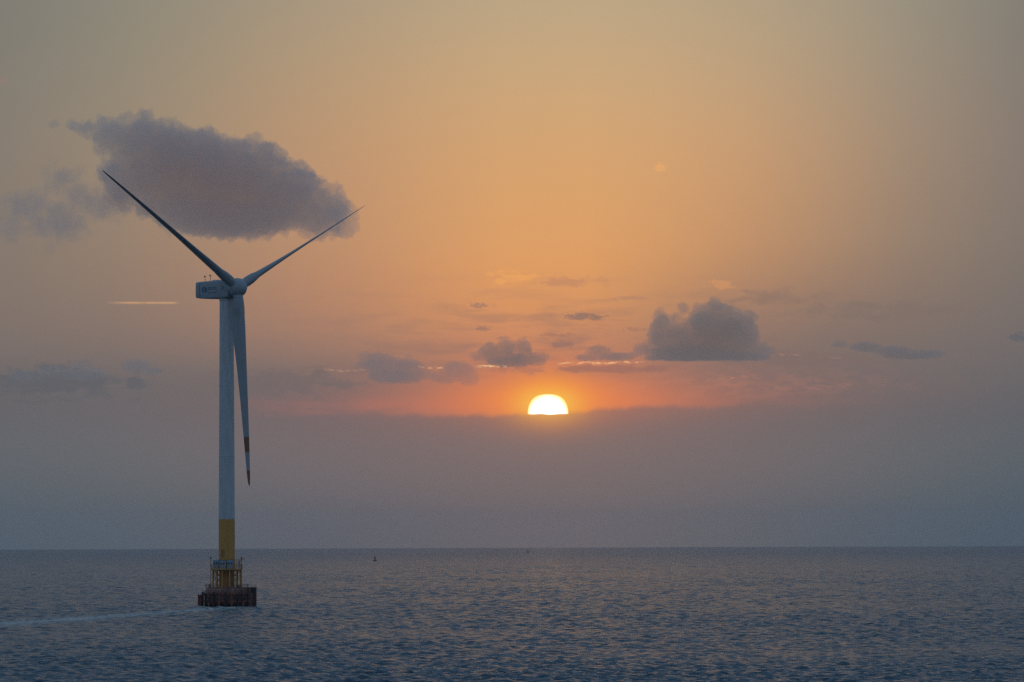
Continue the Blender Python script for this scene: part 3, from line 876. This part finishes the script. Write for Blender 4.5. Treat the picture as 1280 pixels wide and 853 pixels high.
def nacelle():
    b = bmesh.new()
    secs = [(-11.05, 2.0, -1.55, 2.45), (-10.8, 2.15, -1.85, 2.65), (-8.8, 2.25, -2.10, 2.72), (-4.0, 2.30, -2.32, 2.80), (1.0, 2.30, -2.32, 2.85), (2.2, 2.15, -2.2, 2.7), (2.75, 1.85, -1.9, 2.4)]
    rings = []
    for (x, hw, zb, zt) in secs:
        rg = []
        cr = 0.45
        for (sx, sz, a0) in ((1, 1, 0), (-1, 1, 90), (-1, -1, 180), (1, -1, 270)):
            cyy = sx * (hw - cr); czz = (zt - cr) if sz > 0 else (zb + cr)
            for k_ in range(5):
                a = R(a0 + 22.5 * k_)
                rg.append(b.verts.new((x, cyy + cr * math.cos(a), czz + cr * math.sin(a))))
        rings.append(rg)
    for p, q in zip(rings[:-1], rings[1:]):
        n_ = len(p)
        for i in range(n_): b.faces.new((p[i], p[(i + 1) % n_], q[(i + 1) % n_], q[i]))
    b.faces.new(rings[0][::-1]); b.faces.new(rings[-1])
    bmesh.ops.recalc_face_normals(b, faces=b.faces)
    bmesh.ops.transform(b, matrix=NM, verts=b.verts)
    o = part('nacelle', b, 'nacelle', smooth=True)
    # markings on the side that faces the ship (local -y)
    def side(name, rects, mname):
        bb = bmesh.new()
        for (cx, cz, sx, sz) in rects: box(bb, (cx, -2.31, cz), (sx, 0.05, sz))
        bmesh.ops.transform(bb, matrix=NM, verts=bb.verts)
        part(name, bb, mname, o)
    bb = bmesh.new()
    N = 28
    for (ri, ro, cx, cz) in ((0.5, 0.9, -6.9, 0.35),):
        a_ = [bb.verts.new((cx + ro * math.cos(2 * math.pi * i / N) * 1.25, -2.325, cz + ro * math.sin(2 * math.pi * i / N))) for i in range(N)]
        c_ = [bb.verts.new((cx + ri * math.cos(2 * math.pi * i / N) * 1.25, -2.325, cz + ri * math.sin(2 * math.pi * i / N))) for i in range(N)]
        for i in range(N):
            if i in (5, 6, 19, 20): continue
            bb.faces.new((a_[i], a_[(i + 1) % N], c_[(i + 1) % N], c_[i]))
    for s in ((-6.9, 0.35, 1.4, 0.22), (-6.6, 0.4, 0.3, 0.9)):
        box(bb, (s[0], -2.325, s[1]), (s[2], 0.03, s[3]))
    bmesh.ops.transform(bb, matrix=NM, verts=bb.verts)
    part('emblem', bb, 'navy', o)
    rects = []
    rg = random.Random(5)
    x = -5.0
    for ch in range(4):       # four broad characters, each a few strokes
        rects += [(x, 0.95, 0.75, 0.14), (x, 0.35, 0.65, 0.12), (x - 0.25, 0.6, 0.13, 0.85), (x + 0.22, 0.55, 0.13, 0.95)]
        x += 0.98
    x = -5.5
    while x < -1.3:
        rects.append((x + 0.12, -0.55, 0.20, 0.30)); x += 0.36
    side('lettering', rects, 'navy')
    side('panel_seam', [(-9.0, 0.3, 0.06, 4.0)], 'steel')
    side('panel_seam', [(0.3, 0.3, 0.06, 4.2)], 'steel')
    for zz in (0.9, 0.55, 0.2): side('vent', [(1.05, zz, 0.9, 0.1)], 'dark')
    # wind vane and anemometer masts, hatch
    for (x_, h_) in ((-9.6, 1.6), (-7.3, 1.75)):
        bb = bmesh.new()
        tube(bb, (x_, 0.3, 2.6), (x_, 0.3, 2.6 + h_), 0.07, n=6)
        tube(bb, (x_ - 0.35, 0.3, 2.6 + h_), (x_ + 0.35, 0.3, 2.6 + h_), 0.06, n=6)
        lathe(bb, [(0.12, 2.6 + h_), (0.2, 2.75 + h_), (0.06, 3.0 + h_)], 8, (x_ - 0.3, 0.3, 0))
        lathe(bb, [(0.05, 2.6 + h_), (0.10, 2.7 + h_), (0.05, 2.9 + h_)], 8, (x_ + 0.3, 0.3, 0))
        bmesh.ops.transform(bb, matrix=NM, verts=bb.verts)
        part('anemometer_mast', bb, 'steel', o)
    bb = bmesh.new(); box(bb, (-3.6, 0.0, 2.92), (2.6, 2.2, 0.22), bev=0.06); bmesh.ops.transform(bb, matrix=NM, verts=bb.verts)
    part('roof_hatch', bb, 'nacelle', o)
    bb = bmesh.new(); lathe(bb, [(2.05, -2.2), (2.05, -2.40), (1.9, -2.57)], 40)
    bmesh.ops.transform(bb, matrix=Matrix.Translation(base), verts=bb.verts)
    part('yaw_collar', bb, 'nacelle', o)
nacelle()

# hub spinner
b = bmesh.new()
prof = [(2.0, -1.85), (2.4, -1.6), (2.65, -0.8), (2.7, 0.2), (2.5, 1.0), (2.0, 1.75), (1.35, 2.25), (0.65, 2.5), (0.05, 2.56)]
lathe(b, prof, 40)
HM = Matrix((HZ, UP, AX)).transposed()
if HM.determinant() < 0: HM = Matrix((-HZ, UP, AX)).transposed()
HM = HM.to_4x4(); HM.translation = HUB
bmesh.ops.transform(b, matrix=HM, verts=b.verts)
bmesh.ops.recalc_face_normals(b, faces=b.faces)
hub = part('hub', b, 'nacelle', smooth=True)

# blades
def airfoil(n=28):
    """closed outline, x from leading edge (0) to trailing edge (1), y thickness for unit thickness"""
    ptsl = []
    for i in range(n):
        a = 2 * math.pi * i / n
        x = 0.5 - 0.5 * math.cos(a)
        yt = 5 * (0.2969 * math.sqrt(x) - 0.1260 * x - 0.3516 * x * x + 0.2843 * x ** 3 - 0.1015 * x ** 4)
        ptsl.append((x, yt * (1 if a <= math.pi else -0.75)))
    return ptsl
AF = airfoil()
def lerp(tab, s):
    for (s0, v0), (s1, v1) in zip(tab[:-1], tab[1:]):
        if s <= s1:
            t_ = (s - s0) / (s1 - s0); t_ = max(0, min(1, t_))
            return v0 + (v1 - v0) * t_
    return tab[-1][1]
CH = [(0, 2.5), (0.02, 2.5), (0.06, 3.3), (0.11, 4.3), (0.16, 4.6), (0.22, 4.4), (0.35, 3.65), (0.5, 2.95), (0.65, 2.35), (0.8, 1.75), (0.93, 1.2), (0.985, 0.75), (1, 0.3)]
TH = [(0, 1.0), (0.02, 1.0), (0.06, 0.72), (0.11, 0.52), (0.16, 0.42), (0.26, 0.34), (0.4, 0.27), (0.7, 0.20), (1, 0.17)]
TW = [(0, -4), (0.3, -2), (1, 0)]
PCH = R(81)          # the blades are feathered
for kb in range(3):
    ph = PHI + kb * 2 * math.pi / 3
    rad = -math.cos(ph) * UP + math.sin(ph) * HZ
    tan = AX.cross(rad).normalized()
    b = bmesh.new()
    rings = []
    ns = 64
    for i in range(ns + 1):
        s = i / ns
        ch = lerp(CH, s); th = lerp(TH, s); tw = R(lerp(TW, s)) + PCH
        circ = max(0.0, min(1.0, 1 - (s - 0.02) / 0.10))
        dist_ = 1.3 + (BL - 1.3) * s
        cdir = -(tan * math.cos(tw) + AX * math.sin(tw))
        ndir = rad.cross(cdir).normalized()
        # slight bend out of the rotor plane along the blade
        ctr = HUB + rad * dist_ * math.cos(CONE) + AX * (dist_ * math.sin(CONE) - FLEX * s * s)
        rg = []
        for j, (x, y) in enumerate(AF):
            a = 2 * math.pi * j / len(AF)
            xa = (x - 0.32) * ch; ya = y * th * ch
            xc = -0.5 * ch * math.cos(a); yc = 0.5 * ch * math.sin(a)
            X_ = xa * (1 - circ) + xc * circ; Y_ = ya * (1 - circ) + yc * circ
            rg.append(b.verts.new(ctr + cdir * X_ + ndir * Y_))
        rings.append(rg)
    for i, (p, q) in enumerate(zip(rings[:-1], rings[1:])):
        s = (i + 0.5) / ns
        for j in range(len(p)):
            f = b.faces.new((p[j], p[(j + 1) % len(p)], q[(j + 1) % len(p)], q[j]))
            f.material_index = 1 if kb == 0 and (0.745 < s < 0.835 or s > 0.925) else 0
    b.faces.new(rings[0][::-1]); b.faces.new(rings[-1])
    bmesh.ops.recalc_face_normals(b, faces=b.faces)
    o = part('blade', b, None, smooth=True, mats=[M['blade'], M['red']])
    lbl = ['blade pointing down with red bands', 'blade rising to the right', 'blade rising to the left'][kb]
    o['label'] = lbl
    bb = bmesh.new()
    p0 = HUB + rad * 1.0; p1 = HUB + rad * 2.25
    tube(bb, p0, p1 + rad * 0.6, 1.5, 1.38, n=28)
    part('blade_collar', bb, 'nacelle', hub)

# ------------------------------------------------------------------ far buoys
def copy_tree(o, parent=None):
    c = o.copy(); scene.collection.objects.link(c)
    if parent is not None: c.parent = parent
    for ch in [x for x in bpy.data.objects if x.parent == o]: copy_tree(ch, c)
    return c
def at_sea(px, d):
    x = d * (px - 640) / F
    return Vector((x, d, -(d * d + x * x) / 2 / EARTH))
buoy = empty('navigation_buoy', at_sea(468.0, 3850))
tag(buoy, 'tiny dark navigation buoy far out, the nearer one, right of the turbine', 'buoy', 'far navigation buoys')
b = bmesh.new(); lathe(b, [(1.1, -0.8), (1.6, -0.1), (1.65, 0.6), (1.2, 0.8)], 20); link('float', b, M['buoy'], buoy)
b = bmesh.new()
for k_ in range(4):
    a = R(45 + 90 * k_); a2 = R(135 + 90 * k_)
    tube(b, (0.95 * math.cos(a), 0.95 * math.sin(a), 0.75), (0.35 * math.cos(a), 0.35 * math.sin(a), 3.3), 0.14, n=6)
    tube(b, (0.65 * math.cos(a), 0.65 * math.sin(a), 2.0), (0.65 * math.cos(a2), 0.65 * math.sin(a2), 2.0), 0.08, n=6)
link('mast', b, M['buoy'], buoy)
b = bmesh.new(); box(b, (0, 0, 2.7), (1.1, 1.1, 1.0), 0.4, 0.05); link('daymark', b, M['buoy'], buoy)
b = bmesh.new(); lathe(b, [(0.25, 3.3), (0.28, 3.9), (0.15, 4.1), (0.05, 4.4)], 12); link('lantern', b, M['buoy'], buoy)
b2 = copy_tree(buoy)
b2.location = at_sea(659.0, 6400)
b2['label'] = 'tiny dark navigation buoy close under the horizon, below the sun'
